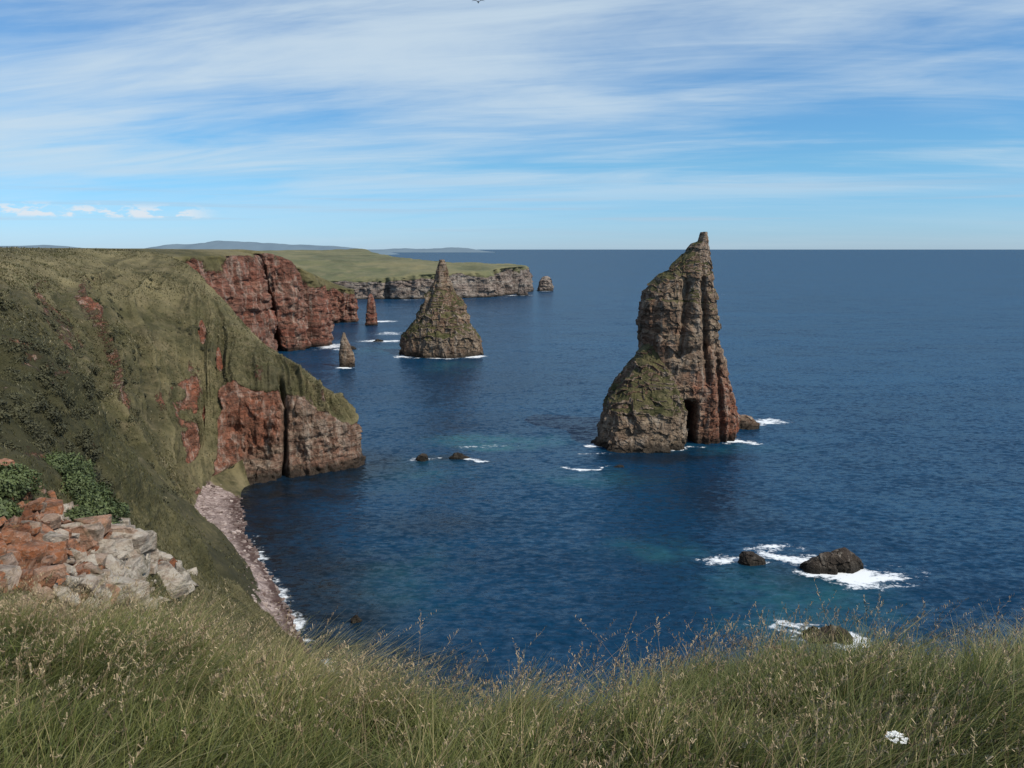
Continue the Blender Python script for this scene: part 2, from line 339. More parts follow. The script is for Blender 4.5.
NnN=gnormal(GN); NnN*=np.sign(NnN[...,2:3].mean())
UN,KN=np.meshgrid(usn,ukn,indexing='ij')
rk=np.exp(-(((UN-2.6)/1.0)**2+((KN-1.55)/.66)**2)*1.2)*1.2+ np.exp(-(((UN-3.9)/.5)**2+((KN-1.9)/.6)**2))*.5
rk=sst(np.clip(rk+fbm(GN/6,4,3)*.5,0,1),.4,.65)
dN=rockdisp(GN,.42,31)*rk*1.5+fbm(GN/8,4,14)*1.3+fbm(GN/1.7,4,15)*.3+rid(GN/6,3,16)*.9*sst(KN,2,3)
PN=GN+NnN*dN[...,None]
soil=sst(fbm(GN/5,4,19),-.1,.25)*sst(KN,2.0,2.6)*(1-sst(UN,3.3,4.4))
m_spur=land_mat('spur_ground',(.32,.12,.05),(.26,.10,.045),(.30,.18,.11),(.085,.080,.030),(.11,.095,.04),(.14,.12,.06),feat=.45,wet=False,dark=(.035,.036,.016))
dryN=-.95*sst(KN,2.0,2.7)*(1-sst(UN,3.2,4.6))+.4*fbm(GN/7,3,55)+.15
add_mesh('near_slope',PN.reshape(-1,3),gfaces(*KN.shape),m_spur,{'veg':(1-rk)*.95-soil*.35,'beach':UN*0,'red':soil*.3+rk*.3,'dry':dryN})

# ------------------------------------------------------------ generic cliffs
def cliffs(name,secs,cs,ck,mat,s,seed,topnoise=1.5,lean=.18,clefts=(),redv=0.0,vert=1.2):
    rows=[]
    for (x,y,H,dx,dy,p1,z1,p2,z2) in secs:
        dv=V(dx,dy,0); dv/=np.linalg.norm(dv); b=V(x,y,0); off=H*lean
        rows.append([b+V(0,0,-4)-dv*1.5,b,b+dv*off*.35+V(0,0,H*.5),b+dv*off+V(0,0,H),b+dv*(off+6)+V(0,0,H+1),b+dv*p1+V(0,0,z1),b+dv*p2+V(0,0,z2)])
    G,us,uk=loft(rows,cs,ck,False)
    for _ in range(2): G[:,1:-1]=(G[:,:-2]+2*G[:,1:-1]+G[:,2:])/4
    n=gnormal(G); n*=np.sign(n[...,2:3].mean())
    U,K=np.meshgrid(us,uk,indexing='ij')
    rock=1-sst(K+fbm(G/(12*s),3,seed+9)*.55,2.55,3.1)
    but=rid(np.stack([G[...,0]/(20*s),G[...,1]/(20*s),G[...,2]/(160*s)],-1),3,seed+40)*3.6*s-1.2*s
    for (u0,wd,dp) in clefts: but-=np.exp(-((U-u0)/wd)**2)*dp
    face=(1-sst(K,2.6,3.4))*sst(K,-.2,.1)
    d=(rockdisp(G,s,seed,vert,.25)*1.1+but)*face+fbm(G/30,4,seed+2)*topnoise*sst(K,3,4)
    nh=n.copy(); nh[...,2]*=np.where(K<3.3,.15,1)
    Pd=G+nh*d[...,None]
    add_mesh(name,Pd.reshape(-1,3),gfaces(*K.shape),mat,{'veg':(1-rock)*.98+.02+sst(K,3,4)*.4,'beach':K*0,'red':K*0+redv,'dry':fbm(G/(18*s),4,seed+500)*.9+.1})
cliffs('red_sea_cliffs',[
 (-205,300,56,-1,-.1,40,59,500,61.5),(-168,358,56,-1,0,40,59.5,500,61.5),(-146,400,56.5,-1,0,30,59.5,500,61.5),(-135,445,56.5,-1,0,30,59.5,500,61.5),(-141,458,56.5,-1,.1,30,59.5,500,61.5),
 (-129,464,56.5,-1,.2,30,59.5,500,61.5),(-118,491,44,-1,.1,26,55,500,61),(-131,518,48,-1,-.2,30,56,500,61),(-152,585,36,-1,.1,60,52,500,60),(-145,638,30,-1,.2,50,42,500,58),(-128,652,27,-1,.1,40,40,500,58),
 (-140,676,28,-1,-.4,40,40,500,58),(-175,705,34,-.7,-.7,60,45,500,56),(-240,760,40,-.7,-.7,60,48,500,56)],
 [12,40,56,56,36,36,50,50,44,36,30,26,14],[3,50,50,8,14,16],m_red,1.6,101,1.0,.18,[(1.45,.05,9),(2.4,.06,9),(4.25,.14,16),(5.55,.06,9),(3.1,.04,8),(6.6,.1,8),(2.75,.03,6)],.4,2.4)
cliffs('distant_headland',[
 (-420,860,40,-.5,.9,150,52,600,58),(-330,910,30,-.4,.9,150,50,600,58),(-250,945,24,-.3,1,150,46,600,58),(-179,953,24,-.2,1,150,43,600,60),(-112,955,29,-.3,1,150,42,550,56),(-40,985,32,-.5,1,140,42,450,50),
 (2,1036,36,-1,.9,60,40,300,44),(26,1105,36,-1,.3,50,40,260,40),(8,1180,37,-1,-.3,60,40,200,25),(-60,1260,36,-1,-.6,80,38,200,18),(-200,1340,36,-.8,-.8,80,36,200,10)],
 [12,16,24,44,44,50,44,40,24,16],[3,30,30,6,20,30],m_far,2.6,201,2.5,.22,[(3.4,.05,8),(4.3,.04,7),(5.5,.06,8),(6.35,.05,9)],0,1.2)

# ------------------------------------------------------------ moor behind & distant land
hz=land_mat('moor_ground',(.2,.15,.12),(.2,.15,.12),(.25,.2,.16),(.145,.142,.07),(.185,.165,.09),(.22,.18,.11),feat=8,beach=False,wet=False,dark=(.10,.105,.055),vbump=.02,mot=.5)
xs2=np.linspace(-3500,-150,260); ys2=np.linspace(150,3400,260); A,Bq=np.meshgrid(xs2,ys2,indexing='ij')
edge=np.interp(Bq,[150,300,480,700,800,900,1050,1300,1500,3400],[-300,-260,-230,-280,-380,-450,-330,-330,-330,-1600])
inl=np.clip((edge-A)/300,0,1)
Zp=30+sst(inl,0,1)*(30)+np.clip((edge-A)/2500,0,1)*12+fbm(np.stack([A,Bq,A*0],-1)/500,3,71)*2.5*inl
Zp=np.where(inl<=0,-10,Zp)
add_mesh('moorland',np.stack([A,Bq,Zp],-1).reshape(-1,3),gfaces(*A.shape),hz,{'veg':A*0+1.6,'beach':A*0,'red':A*0,'dry':fbm(np.stack([A,Bq,A*0],-1)/90,3,72)})
mh,t,b=newmat('hazy_distant_hill'); P=pos(t)
b.inputs['Roughness'].default_value=1; b.inputs['Specular IOR Level'].default_value=0
t.l.new(t.mix(t.noise(P,.003,4),(.12,.17,.22),(.18,.24,.28)),b.inputs['Base Color'])  # bluish aerial haze painted into the base colour of the hills
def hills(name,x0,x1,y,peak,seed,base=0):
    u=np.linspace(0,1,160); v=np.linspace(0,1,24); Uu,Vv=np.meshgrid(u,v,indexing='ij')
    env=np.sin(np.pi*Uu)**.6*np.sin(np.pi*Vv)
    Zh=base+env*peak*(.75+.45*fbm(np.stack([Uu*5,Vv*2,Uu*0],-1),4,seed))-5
    add_mesh(name,np.stack([x0+(x1-x0)*Uu,y+1500*Vv,Zh],-1).reshape(-1,3),gfaces(160,24),mh)
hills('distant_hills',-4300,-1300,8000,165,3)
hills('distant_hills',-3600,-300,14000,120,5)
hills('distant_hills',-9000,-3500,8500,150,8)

# ------------------------------------------------------------ sea stacks
def stackpart(rings,cyf,ryf,s,seed,n=420,m=420,amp=1.0,expo=2.6,fn=None,vegz=14,veghi=.9,redf=None,minam=.18,vert=1.0,vlo=.28,stra=.3,wig=0):
    R=np.array(rings,float); z=np.linspace(R[0,0],R[-1,0],m)
    a=np.linspace(0,2*np.pi,n,endpoint=False); Aa,Zz=np.meshgrid(a,z,indexing='ij')
    ca,sa=np.cos(Aa),np.sin(Aa)
    # ledge heights wander around the stack so they never form level rings
    zq=Zz+wig*fbm(np.stack([ca*1.6+seed,sa*1.6,Zz/18],-1),3,seed+300)*sst(Zz,2,10)*(1-sst(Zz,R[-1,0]-6,R[-1,0]))
    xl=np.interp(zq,R[:,0],R[:,1]); xr=np.interp(zq,R[:,0],R[:,2])
    cx=(xl+xr)/2; rx=(xr-xl)/2; cy=cyf(Zz); ry=ryf(Zz,rx)
    k=(np.abs(ca)**expo+np.abs(sa)**expo)**(-1/expo)
    G=np.stack([cx+rx*ca*k,cy+ry*sa*k,Zz],-1)
    nn=np.stack([ca,sa,ca*0],-1)
    am=np.clip(np.minimum(rx,ry)/6,minam,1)
    d=rockdisp(G,s,seed,vert,stra)*amp*am
    Pq=G+nn*d[...,None]
    Pq[...,2]+=fbm(G/3/s,3,seed+8)*.8*s*am
    if fn: Pq=fn(Pq)
    Nn=gnormal(Pq,True)
    if (Nn*nn).sum()<0: Nn=-Nn
    for _ in range(3):
        Nn=(np.roll(Nn,1,0)+np.roll(Nn,-1,0)+2*Nn)/4; Nn[:,1:-1]=(Nn[:,:-2]+Nn[:,2:]+2*Nn[:,1:-1])/4
    veg=sst(Nn[...,2]+fbm(Pq/7,3,seed+5)*.35,vlo,vlo+.45)*sst(Pq[...,2],vegz*.7,vegz*1.2)*veghi
    rd=redf(Pq) if redf else veg*0
    co=Pq.reshape(-1,3); top=np.array([[cx[0,-1],cy[0,-1],z[-1]+.1]])
    f=gfaces(n,m,True); co=np.vstack([co,top])
    # close the top with a fan of quads (two ring edges per quad)
    cap=np.array([[i*m+m-1,((i+1)%n)*m+m-1,((i+2)%n)*m+m-1,len(co)-1] for i in range(0,n,2)])
    return co,np.vstack([f,cap]),None,np.append(veg.ravel(),0),np.append(rd.ravel(),0)
def make_stack(name,parts,mat):
    C=[];F=[];Ve=[];Rd=[];o=0
    for co,f,tf,ve,rd in parts:
        C.append(co);F.append(f+o);Ve.append(ve);Rd.append(rd); o+=len(co)
    C=np.vstack(C);F=np.vstack(F);Ve=np.concatenate(Ve);Rd=np.concatenate(Rd)
    return add_mesh(name,C,F,mat,{'veg':Ve,'beach':Ve*0,'red':Rd,'dry':Ve*0},smooth=False)
def notch(P):
    x,y,z=P[...,0],P[...,1],P[...,2]
    wx=np.exp(-((x-55.2-(z-6)*.05)/2.1)**4); wz=(1-sst(z+fbm(P/3,2,3)*2,10,15.5)); fr=(y<252)
    P=P.copy(); P[...,1]+=wx*wz*fr*11
    g=np.exp(-((x-52.5-(z-30)*.10)/1.3)**2)*sst(z,24,30)*(1-sst(z,46,54))*fr; P[...,1]+=g*3.2
    g=np.exp(-((x-60.5+(z-30)*.05)/1.0)**2)*sst(z,14,22)*(1-sst(z,42,58))*fr; P[...,1]+=g*3.0
    g=np.exp(-((x-66+(z)*.06)/.9)**2)*(1-sst(z,20,34))*fr; P[...,1]+=g*2.4
    g=np.exp(-((z-27-(x-50)*.25)/1.3)**2)*sst(x,46,52)*fr; P[...,1]+=g*1.5
    return P
def redst(P): return sst(P[...,0]+fbm(P/7,3,88)*6,50,62)*(1-sst(P[...,2]+fbm(P/6,3,87)*8,16,34))*.85+np.clip(fbm(P/9,3,86),0,1)*.5
tower=[(-4,44,73),(0,44,72.4),(6.7,44,73),(11.8,43.4,71.6),(18.8,42.4,68.6),(26.4,42.4,66.7),(30,42,66.2),(35,41.9,65.6),(38,41.8,64.5),(41.5,42.1,64.5),(46,42.6,64.2),(48.5,44.2,63.2),(51,46.8,63),(54,51.2,62.6),(56.5,53.0,62),(59,55.6,62.2),(61.6,57.3,61.9),(62.4,59.2,61.9),(65.3,60,61.4)]
shoulder=[(-4,26,54),(0,26.9,53.8),(5,28.5,53.6),(11.2,30.4,52.8),(17.3,33.5,51),(23.3,37.8,48.5),(27.9,41,46.8),(30.5,43,45.6)]
p1=stackpart(tower,lambda z:251+z*0,lambda z,rx:np.interp(z,[0,30,50,65],[14.5,11,7,2.2]),.9,3,n=560,m=580,amp=.95,fn=notch,vegz=40,veghi=.9,redf=redst,minam=.3)
p2=stackpart(shoulder,lambda z:239+z*.28,lambda z,rx:np.interp(z,[0,12,30],[13,11,3.5]),.9,14,n=440,m=320,amp=.95,vegz=10,veghi=.8,expo=3,vert=1.9,vlo=.12)
def rocks(cx,cy,rx,ry,h,seed):
    out=[]
    r_=np.random.default_rng(seed)
    for k in range(4):
        f=1.0 if k==0 else r_.uniform(.45,.7); ox=0 if k==0 else r_.uniform(-.75,.75)*rx; oy=0 if k==0 else r_.uniform(-.6,.6)*ry; hh=h*(1 if k==0 else r_.uniform(.4,.85))
        sk=r_.uniform(-.3,.3)*rx; X0=cx+ox; R_=rx*f
        out.append(stackpart([(-2,X0-R_,X0+R_),(hh*.25,X0-R_*.9,X0+R_*.92),(hh*.6,X0-R_*.6+sk*.5,X0+R_*.6+sk*.5),(hh*.85,X0-R_*.4+sk,X0+R_*.35+sk),(hh,X0-R_*.12+sk,X0+R_*.1+sk)],lambda z,cy=cy,oy=oy:cy+oy+z*0,lambda z,r:r*ry/rx,max(.3,rx*f/4.5),seed+k*13,n=130,m=60,amp=1.1,vegz=999,minam=.6,expo=2.2))
    return out
make_stack('sea_stack',[p1,p2]+rocks(78,261,6,4.5,4.0,5)+rocks(31,237,4.5,3.5,2.6,6),m_stack)
pyr=[(-4,-65,-16),(0,-64,-17),(5,-63.6,-17.8),(10,-62.6,-19.4),(13,-60.4,-21.0),(18,-57.2,-23.6),(22,-54.4,-26.2),(27,-51.8,-28.4),(31,-48.8,-30.6),(36,-47.0,-32.6),(40,-45.4,-34.4),(45,-43.8,-35.8),(49,-42.6,-37.0),(54,-41.0,-38.8)]
q1=stackpart(pyr,lambda z:450+z*0,lambda z,rx:rx*.75,1.3,44,n=440,m=380,amp=.8,expo=2.1,vegz=9,veghi=.8,minam=.42,vert=2.0,vlo=.2,stra=.4,wig=5)
make_stack('sea_stack',[q1],m_stack)
sm=[(-3,-91,-81),(0,-90,-82),(6,-89.5,-82.5),(11,-89,-84),(15,-88,-85.5),(17.5,-87.2,-86.2)]
make_stack('sea_stack',[stackpart(sm,lambda z:401+z*0,lambda z,rx:rx*.9,.6,54,n=180,m=160,vegz=999,minam=.4)],m_stack)
ds=[(-3,36,61),(0,37,60),(8,38.5,58),(14,41,57),(19,45,55),(21,47,52)]
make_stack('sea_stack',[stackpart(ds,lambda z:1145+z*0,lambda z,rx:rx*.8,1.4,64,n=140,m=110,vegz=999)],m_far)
ds=[(-3,6,22),(0,7,21),(8,8,20),(16,9,18),(19,11,17)]
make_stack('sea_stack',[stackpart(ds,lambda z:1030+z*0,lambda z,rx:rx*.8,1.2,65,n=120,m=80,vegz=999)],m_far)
ds=[(-3,-118,-106),(0,-117,-107),(10,-116,-108),(18,-115,-109),(23,-114,-110),(25,-113,-111.5)]
make_stack('sea_stack',[stackpart(ds,lambda z:622+z*0,lambda z,rx:rx*.8,1.0,68,n=140,m=120,vegz=999,redf=lambda P:P[...,0]*0+.5)],m_red)
m_wet=land_mat('wet_rock',(.07,.052,.042),(.06,.045,.035),(.11,.085,.065),(.06,.06,.03),(.06,.06,.03),(.06,.06,.03),feat=.6,beach=False)
for r in [(46.5,143.5,2.6,1.6,2.0,71),(62,140.5,5.4,2.6,4.2,72),(49.6,113,3.4,1.8,2.6,73),(-26,218,1.9,1.3,1.9,74),(-15.5,220,2.2,1.3,1.7,75),(-25.6,119,.9,.6,1.1,76),(30,211,1.4,.8,.5,79),(-98,470,3.5,2,2.2,80),(-88,511,3,2,1.6,81)]:
    make_stack('sea_rock',rocks(*r),m_wet)

# ------------------------------------------------------------ foreground clifftop
EX=[-60,-20,-8,-3.4,-2.3,-1.4,-.4,.4,1.2,1.9,2.7,3.6,8,25,60]; EY=[22,12,6.6,5.2,5.0,4.2,3.85,3.95,4.6,4.65,4.35,4.55,5.2,6,8]
def gz(x,y):
    e=np.interp(x,EX,EY); p=np.stack([x,y,x*0],-1)
    base=58.56-np.where(y>0,.2*y,.04*y)+fbm(p/3,3,91)*.10+fbm(p/.6,3,92)*.06
    v=(y-e)/.45; sp=np.where(v>30,v,np.log1p(np.exp(np.clip(v,-30,30))))*.45
    return base-1.25*sp
ax=np.concatenate([np.linspace(-60,-10,60),np.linspace(-9.8,9.8,260),np.linspace(10,60,60)]); ay=np.concatenate([np.linspace(-40,-1.5,40),np.linspace(-1.4,9,160),np.linspace(9.2,60,90)])
FX,FY=np.meshgrid(ax,ay,indexing='ij'); FZ=np.maximum(gz(FX,FY),-4)
mt,t,b=newmat('turf'); P=pos(t)
c=t.mix(t.noise(P,2,5),(.035,.040,.012),(.085,.078,.032)); c=t.mix(t.mr(t.noise(P,25,4,.7),.35,.65),c,(.06,.06,.022)); t.l.new(c,b.inputs['Base Color']); b.inputs['Roughness'].default_value=1
add_mesh('clifftop_ground',np.stack([FX,FY,FZ],-1).reshape(-1,3),gfaces(*FX.shape),mt)

def grass_mat(name,gA,gB,straw,dark,trans=.25):
    m,t,b=newmat(name); tone=t.attr('tone'); hg=t.attr('hgt')
    c=t.mix(t.mr(tone,0,.6),gA,gB); c=t.mix(t.mr(tone,.6,.8),c,straw)
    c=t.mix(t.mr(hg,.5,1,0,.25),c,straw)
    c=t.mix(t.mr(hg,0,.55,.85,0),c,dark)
    t.l.new(c,b.inputs['Base Color']); b.inputs['Roughness'].default_value=.5; b.inputs['Specular IOR Level'].default_value=.3
    if trans:
        tr=t.node('ShaderNodeBsdfTranslucent',{'Color':c}); mx=t.node('ShaderNodeMixShader',{0:trans,1:b.outputs[0],2:tr.outputs[0]})
        t.l.new(mx.outputs[0],m.node_tree.nodes['Material Output'].inputs[0])
    return m
def blades(root,h,az,bend,wd,tone,lv=4,lean=None,face=None):
    n=len(root); tt=np.linspace(0,1,lv)
    dirv=np.stack([np.cos(az),np.sin(az)],-1)
    fa=face if face is not None else rng.uniform(0,np.pi,n)
    side=np.stack([np.cos(fa),np.sin(fa),fa*0],-1)
    co=np.zeros((n,lv,2,3))
    for k,q in enumerate(tt):
        p=root.copy(); p[:,2]+=h*(q-bend*.45*q*q); p[:,:2]+=dirv*(h*bend*q*q)[:,None]
        if lean is not None: p[:,:2]+=lean*(h*q**1.6)[:,None]
        wq=(wd*(1-q**1.5*.92)*.5)[:,None]
        co[:,k,0]=p-side*wq; co[:,k,1]=p+side*wq
    i=np.arange(n)[:,None]*lv*2+np.arange(lv-1)[None]*2; i=i.reshape(-1)
    f=np.stack([i,i+1,i+3,i+2],-1)
    tn=np.repeat(tone,lv*2); hg=np.tile(np.repeat(tt,2),n)
    return co.reshape(-1,3),f,tn,hg
mg=grass_mat('grass_blades',(.062,.092,.018),(.165,.180,.046),(.38,.31,.15),(.010,.013,.004))
NB=125000
x=np.concatenate([rng.uniform(-4.6,4.6,int(NB*.87)),rng.uniform(-10,10,NB-int(NB*.87))]); e=np.interp(x,EX,EY)
y=.9+(e+.9-.9)*rng.random(NB)**.8
tuft=fbm(np.stack([x/.28,y/.28,x*0],-1),3,5); patchn=fbm(np.stack([x/1.3,y/1.3,x*0],-1),3,6)
h=(.20+.16*rng.random(NB))*(1+1.0*tuft+.5*patchn); h=np.clip(h,.07,.55)
flow=fbm(np.stack([x/.6,y/.6,x*0],-1),2,61)*3.2
az=flow+rng.normal(0,.9,NB)
lean=np.stack([.18+.3*patchn+rng.normal(0,.18,NB),rng.normal(0,.2,NB)],-1)
root=np.stack([x,y,gz(x,y)-.02],-1)
tone=np.clip(rng.random(NB)*.55+patchn*.5+tuft*.45+rng.choice([0,.4],NB,p=[.82,.18]),0,1)
c_,f_,tn,hg=blades(root,h,az,rng.uniform(.2,1.1,NB),rng.uniform(.0025,.0065,NB),tone,4,lean)
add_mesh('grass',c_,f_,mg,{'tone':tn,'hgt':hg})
ms,t,b=newmat('seed_heads'); tone_=t.attr('tone'); t.l.new(t.mix(tone_,(.17,.11,.058),(.46,.36,.22)),b.inputs['Base Color']); b.inputs['Roughness'].default_value=.8
NSD=7500
x=rng.uniform(-6,6,NSD); e=np.interp(x,EX,EY); y=1.3+(e+.5-1.3)*rng.random(NSD)**.7
keep=fbm(np.stack([x/1.1,y/1.1,x*0],-1),3,66)+rng.normal(0,.25,NSD)>-.02; x=x[keep];y=y[keep]; n=len(x)
root=np.stack([x,y,gz(x,y)],-1); h=rng.uniform(.28,.52,n); tall=rng.random(n)<.12; h[tall]*=1.3; az=rng.uniform(-1.2,1.2,n)+np.where(rng.random(n)<.25,3.1,0); bend=rng.uniform(.1,.7,n); lean=np.stack([.18+rng.normal(0,.2,n),rng.normal(0,.15,n)],-1)
c1_,f1_,t1,_=blades(root,h,az,bend,np.full(n,.0024),rng.random(n)*.6,5,lean)
Cs=[c1_];Fs=[f1_];Ts=[t1];o=len(c1_); M=18; hs=rng.uniform(.6,1.5,n)[:,None]; ht=rng.random(n)
for k in range(M):
    q=1-.22*k/M; p=root.copy(); p[:,2]+=h*(q-bend*.45*q*q); p[:,:2]+=np.stack([np.cos(az),np.sin(az)],-1)*(h*bend*q*q)[:,None]+lean*(h*q**1.6)[:,None]
    off=rng.normal(0,1,(n,3)); off/=np.linalg.norm(off,axis=1)[:,None]; wsp=.003+.010*math.sin(math.pi*(k+.7)/M)
    a0=p; a1=p+off*wsp*hs*rng.uniform(.5,1.3,(n,1))+np.array([0,0,.010]); sd_=rng.normal(0,1,(n,3)); sd_/=np.linalg.norm(sd_,axis=1)[:,None]; sd_*=.0022
    q4=np.stack([a0-sd_*.5,a0+sd_*.5,a1+sd_,a1-sd_],1).reshape(-1,3); Cs.append(q4); idx=np.arange(n)[:,None]*4+np.arange(4)+o; Fs.append(idx); Ts.append(np.repeat(np.clip(ht*.8+rng.random(n)*.25,0,1),4)); o+=len(q4)
add_mesh('seeding_grass',np.vstack(Cs),np.vstack(Fs),ms,{'tone':np.concatenate(Ts)})

def surf_sample(Pg,n,wt):
    nn,mm=wt.shape; p=wt.ravel()/wt.sum(); idx=rng.choice(nn*mm,n,p=p); i=idx//mm; j=idx%mm
    i=np.clip(i,0,nn-2); j=np.clip(j,0,mm-2); a=rng.random((n,1)); b_=rng.random((n,1))
    return Pg[i,j]*(1-a)*(1-b_)+Pg[i+1,j]*a*(1-b_)+Pg[i,j+1]*(1-a)*b_+Pg[i+1,j+1]*a*b_
def area(Pg):
    du=np.gradient(Pg,axis=0); dv=np.gradient(Pg,axis=1); return np.linalg.norm(np.cross(du,dv),axis=-1)
mg2=grass_mat('slope_grass_blades',(.080,.080,.028),(.13,.115,.048),(.23,.19,.105),(.030,.030,.012),0)
wt=area(PN)*(1-rk)*sst(UN,.9,1.1)*(1-.6*soil)*(1+.6*dryN)
n=60000; r=surf_sample(PN,n,np.clip(wt,0,None))
pt=fbm(r/3,3,41); tone=np.clip(rng.random(n)*.7+pt*.5,0,1)
c_,f_,tn,hg=blades(r,rng.uniform(.2,.5,n)*(1+.5*pt),rng.uniform(0,6.28,n),rng.uniform(.2,1,n),rng.uniform(.03,.08,n),tone,3)
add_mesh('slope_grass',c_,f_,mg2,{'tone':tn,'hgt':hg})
wt=area(PB)*(1-rock)*(1-beach)*sst(K,2.0,2.3)*(1-sst(K,6,6.5))*sst(U,1.5,2)*np.clip(.8+2.2*fbm(G/9,3,300)+.3*dry,.05,3)
n=60000; r=surf_sample(PB,n,wt)
pt=fbm(r/6,3,43); tone=np.clip(rng.random(n)*.5+pt*.7+.1,0,1)
c_,f_,tn,hg=blades(r,rng.uniform(.25,.7,n)*(1+.6*pt),rng.uniform(0,6.28,n),rng.uniform(.2,1,n),rng.uniform(.10,.3,n),tone,3)
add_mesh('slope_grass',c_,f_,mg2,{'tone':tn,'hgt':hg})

# shrubs / bracken (leaf clouds)
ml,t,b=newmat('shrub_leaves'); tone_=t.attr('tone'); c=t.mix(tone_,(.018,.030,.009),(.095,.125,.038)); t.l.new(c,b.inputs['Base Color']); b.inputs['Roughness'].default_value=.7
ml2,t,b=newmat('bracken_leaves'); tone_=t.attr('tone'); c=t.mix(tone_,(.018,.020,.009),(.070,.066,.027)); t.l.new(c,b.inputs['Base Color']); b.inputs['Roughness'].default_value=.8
def leafcloud(name,centers,nl,size,mat):
    Cs=[];Ts=[]
    for (c,r) in centers:
        v=rng.normal(0,1,(nl,3)); v/=np.linalg.norm(v,axis=1)[:,None]; rad=r*(rng.random((nl,1))**.35)
        lump=1+.5*fbm(v*2.2+c,3,7)[:,None]
        p=c+v*rad*lump*np.array([1,1,.75])
        a=rng.normal(0,1,(nl,3)); a/=np.linalg.norm(a,axis=1)[:,None]; b_=np.cross(a,v+.01); b_/=np.linalg.norm(b_,axis=1)[:,None]+1e-6
        s=size*rng.uniform(.6,1.4,(nl,1))
        q=np.stack([p-a*s,p-b_*s*.5,p+a*s,p+b_*s*.5],1); Cs.append(q.reshape(-1,3))
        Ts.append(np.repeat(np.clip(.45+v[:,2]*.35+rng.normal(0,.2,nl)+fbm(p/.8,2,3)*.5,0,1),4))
    C=np.vstack(Cs); add_mesh(name,C,np.arange(len(C)).reshape(-1,4),mat,{'tone':np.concatenate(Ts)},smooth=False)
def on(u,k):
    i=np.argmin(abs(usn-u)); j=np.argmin(abs(ukn-k)); return PN[i,j].copy()
sh_=[[(2.75,2.75,1.8),(3.0,2.9,1.5),(2.85,2.45,1.6),(3.15,2.6,1.5),(2.6,2.6,1.2)],[(3.05,2.2,1.8),(3.3,2.35,1.6),(3.2,2.0,1.4),(3.45,2.5,1.2),(2.9,2.1,1.2)],[(1.9,2.05,1.6),(2.1,2.1,1.4),(2.0,1.85,1.2)]]
for g_ in sh_:
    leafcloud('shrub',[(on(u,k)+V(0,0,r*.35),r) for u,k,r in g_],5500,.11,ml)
cen=[]
for i in range(130):
    u=rng.uniform(1.2,3.4); k=rng.uniform(2.6,4.0); cen.append((on(u,k)-V(0,0,.35),rng.uniform(.5,1.2)))
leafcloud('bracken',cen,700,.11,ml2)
cen=[]
wq_=area(PB)*(1-rock)*sst(U,6.6,8)*sst(K,2.6,3.2)*(1-sst(K,4.6,5.4))
for q_ in surf_sample(PB,110,wq_): cen.append((q_-V(0,0,.6),rng.uniform(.8,1.8)))
wq_=area(PB)*(1-rock)*sst(U,4.8,5.2)*sst(K,3.4,4.0)*(1-sst(K,5.2,5.8))*np.clip(fbm(G/16,3,411)*3,0.02,1)
for q_ in surf_sample(PB,170,wq_): cen.append((q_-V(0,0,.45),rng.uniform(.5,1.25)))
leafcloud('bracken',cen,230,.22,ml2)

# ------------------------------------------------------------ boulders
mb,t,b=newmat('outcrop_stone'); P=pos(t); tone_=t.attr('tone')
c=t.mix(t.mr(tone_,.38,.62),(.36,.13,.05),(.48,.42,.34)); n_=t.noise(P,1.2,6,.65); c=t.mix(t.mr(n_,.44,.66,0,.7),c,(.22,.13,.08)); c=t.mix(t.mr(t.noise(P,5,5,.7),.5,.7,0,.5),c,(.48,.43,.36)); c=t.mix(t.mr(t.noise(t.vscale(P,.4,.4,2.5),1.5,5,.7),.5,.62,0,.65),c,(.05,.035,.025)); c=t.mix(t.mr(t.noise(P,.7,5,.7),.54,.64,0,.6),c,(.09,.075,.035))
t.l.new(c,b.inputs['Base Color']); b.inputs['Roughness'].default_value=.9
bp=t.node('ShaderNodeBump',{'Strength':1.0,'Distance':.35,'Height':t.noise(P,2.5,7,.7)}); t.l.new(bp.outputs[0],b.inputs['Normal'])
def boulders(name,items,mat):
    verts=[];faces=[];tones=[]
    for (c0,s,tn,lowpow) in items:
        bm=bmesh.new(); dims=np.array([rng.uniform(.9,1.6),rng.uniform(.8,1.3),rng.uniform(.6,1.1)])*s
        for q in range(16):
            v=rng.uniform(-1,1,3); v=np.sign(v)*np.abs(v)**lowpow; bm.verts.new(Vector(v*dims))
        bmesh.ops.convex_hull(bm,input=bm.verts)
        lo=[v for v in bm.verts if not v.link_faces]; bmesh.ops.delete(bm,geom=lo,context='VERTS')
        bmesh.ops.bevel(bm,geom=list(bm.edges),offset=.04*s,segments=1,affect='EDGES')
        bmesh.ops.triangulate(bm,faces=list(bm.faces))
        rz=rng.uniform(-.8,.8); rxx=rng.uniform(-.35,.35); ca,sa=math.cos(rz),math.sin(rz)
        bm.verts.index_update(); o=len(verts)
        for v in bm.verts:
            x_,y_,z_=v.co; z_+=x_*rxx; verts.append((c0[0]+x_*ca-y_*sa,c0[1]+x_*sa+y_*ca,c0[2]+z_)); tones.append(tn)
        for f in bm.faces: faces.append([v.index+o for v in f.verts])
        bm.free()
    add_mesh(name,np.array(verts),np.array(faces),mat,{'tone':np.array(tones)},smooth=False)
it=[]
for i in range(520):
    u=rng.normal(2.75,.70); k=rng.normal(1.6,.42)
    if k>2.3 or u<.8: continue
    it.append((on(u,k),rng.uniform(.10,.5)*(2.2 if rng.random()<(.26 if u>2.7 else .12) else 1),float(np.clip(.50+.38*(u-2.6)+rng.normal(0,.18),0,1)),.4))
boulders('rock_outcrop',it,mb)
mbb,t,b=newmat('beach_stone'); tone_=t.attr('tone'); t.l.new(t.mix(tone_,(.10,.065,.055),(.42,.34,.30)),b.inputs['Base Color']); b.inputs['Roughness'].default_value=.85
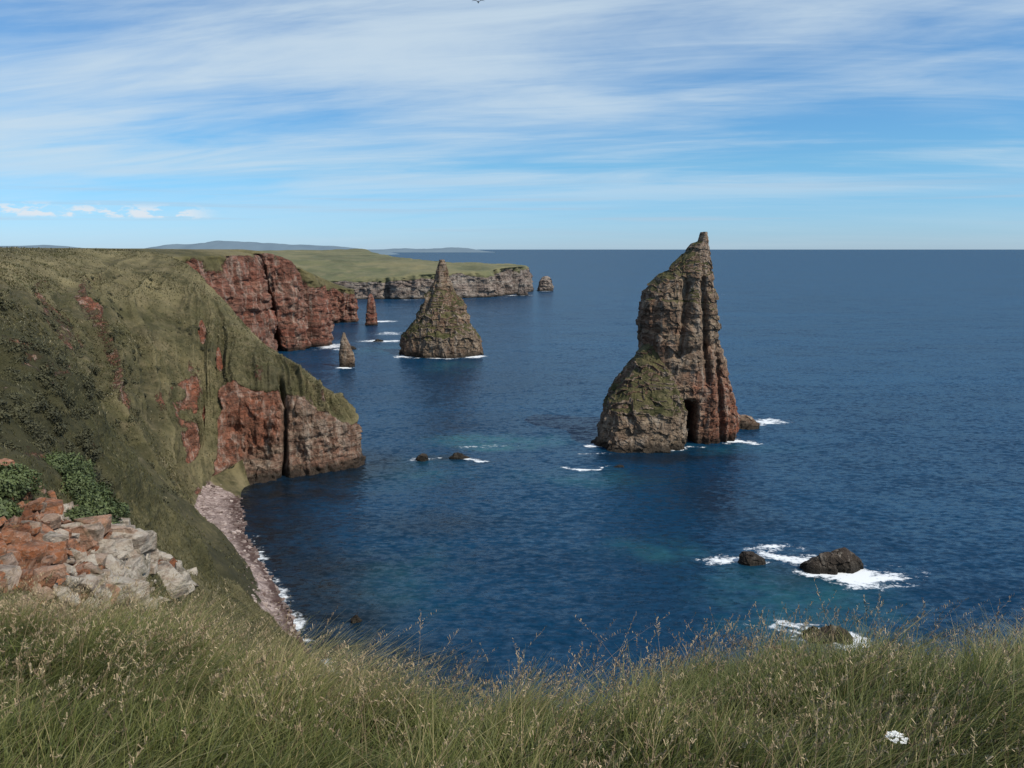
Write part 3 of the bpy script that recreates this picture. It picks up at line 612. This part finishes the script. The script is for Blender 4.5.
wb=area(PB)*beach*sst(K,.9,1.0)*(1-sst(K,2.1,2.4))
it=[(q_-V(0,0,.05),rng.uniform(.12,.34)*(2 if rng.random()<.05 else 1),float(rng.random()),.7) for q_ in surf_sample(PB,700,wb)]
wb=area(PB)*beach*sst(K,.85,.98)*(1-sst(K,1.05,1.3))
it+=[(q_-V(0,0,.05),rng.uniform(.2,.5),float(rng.random()*.25),.7) for q_ in surf_sample(PB,160,wb)]
boulders('beach_boulders',it,mbb)

# ------------------------------------------------------------ white flower + gull
mw,t,b=newmat('white_petals'); b.inputs['Base Color'].default_value=(.8,.8,.76,1); b.inputs['Roughness'].default_value=.7
fx,fy=1.43,2.63; fz=float(gz(np.array([fx]),np.array([fy]))[0])
co_=[];fc=[]
for j in range(60):
    a=rng.uniform(0,6.28); r_=.034*math.sqrt(rng.random()); c0=np.array([fx+r_*math.cos(a),fy+r_*math.sin(a),58.22-r_*r_*8+rng.normal(0,.002)])
    for q in range(5):
        b0=q*1.2566+a; p1=c0+.0055*V(math.cos(b0-.45),math.sin(b0-.45),.2); p2=c0+.007*V(math.cos(b0),math.sin(b0),.3); p3=c0+.0055*V(math.cos(b0+.45),math.sin(b0+.45),.2)
        o=len(co_); co_+=[c0,p1,p2,p3]; fc.append([o,o+1,o+2,o+3])
em=bpy.data.objects.new('white_flower',None); sc.collection.objects.link(em)
add_mesh('umbel',np.array(co_),np.array(fc),mw,smooth=False,parent=em)
rs=np.array([[fx-.02,fy,fz]]*3+[[fx,fy+.01,fz]]*2); c_,f_,tn,hg=blades(rs,np.full(5,58.21-fz),np.zeros(5),np.full(5,.05),np.full(5,.004),np.full(5,.3),4,face=np.array([0,.7,1.4,2.1,2.8]))
add_mesh('stem',c_,f_,mg,{'tone':tn,'hgt':hg},parent=em)
bx,by,bz=-2.6,64.2,78.75
rings=[(-.28,.01),(-.2,.035),(-.05,.065),(.1,.06),(.18,.04),(.22,.045),(.26,.035),(.32,.006)]
cs=[];n=10
for yy,rr in rings:
    for q in range(n): a=q/n*6.283; cs.append((bx+rr*math.cos(a),by+yy,bz+rr*.9*math.sin(a)))
fs=[[i*n+q,i*n+(q+1)%n,(i+1)*n+(q+1)%n,(i+1)*n+q] for i in range(len(rings)-1) for q in range(n)]
for sg in (-1,1):
    W=[(.03,.10,-.08,.02),(.22,.14,-.05,.14),(.32,.10,-.05,.12),(.5,-.06,-.12,.04)]; o=len(cs)
    for (wx,y1,y2,zz) in W: cs+=[(bx+sg*wx,by+y1,bz+zz),(bx+sg*wx,by+y2,bz+zz)]
    fs+=[[o+2*i,o+2*i+1,o+2*i+3,o+2*i+2] for i in range(3)]
mgu,t,b=newmat('gull_feathers'); b.inputs['Base Color'].default_value=(.35,.36,.38,1)
add_mesh('gull',np.array(cs),np.array(fs),mgu)
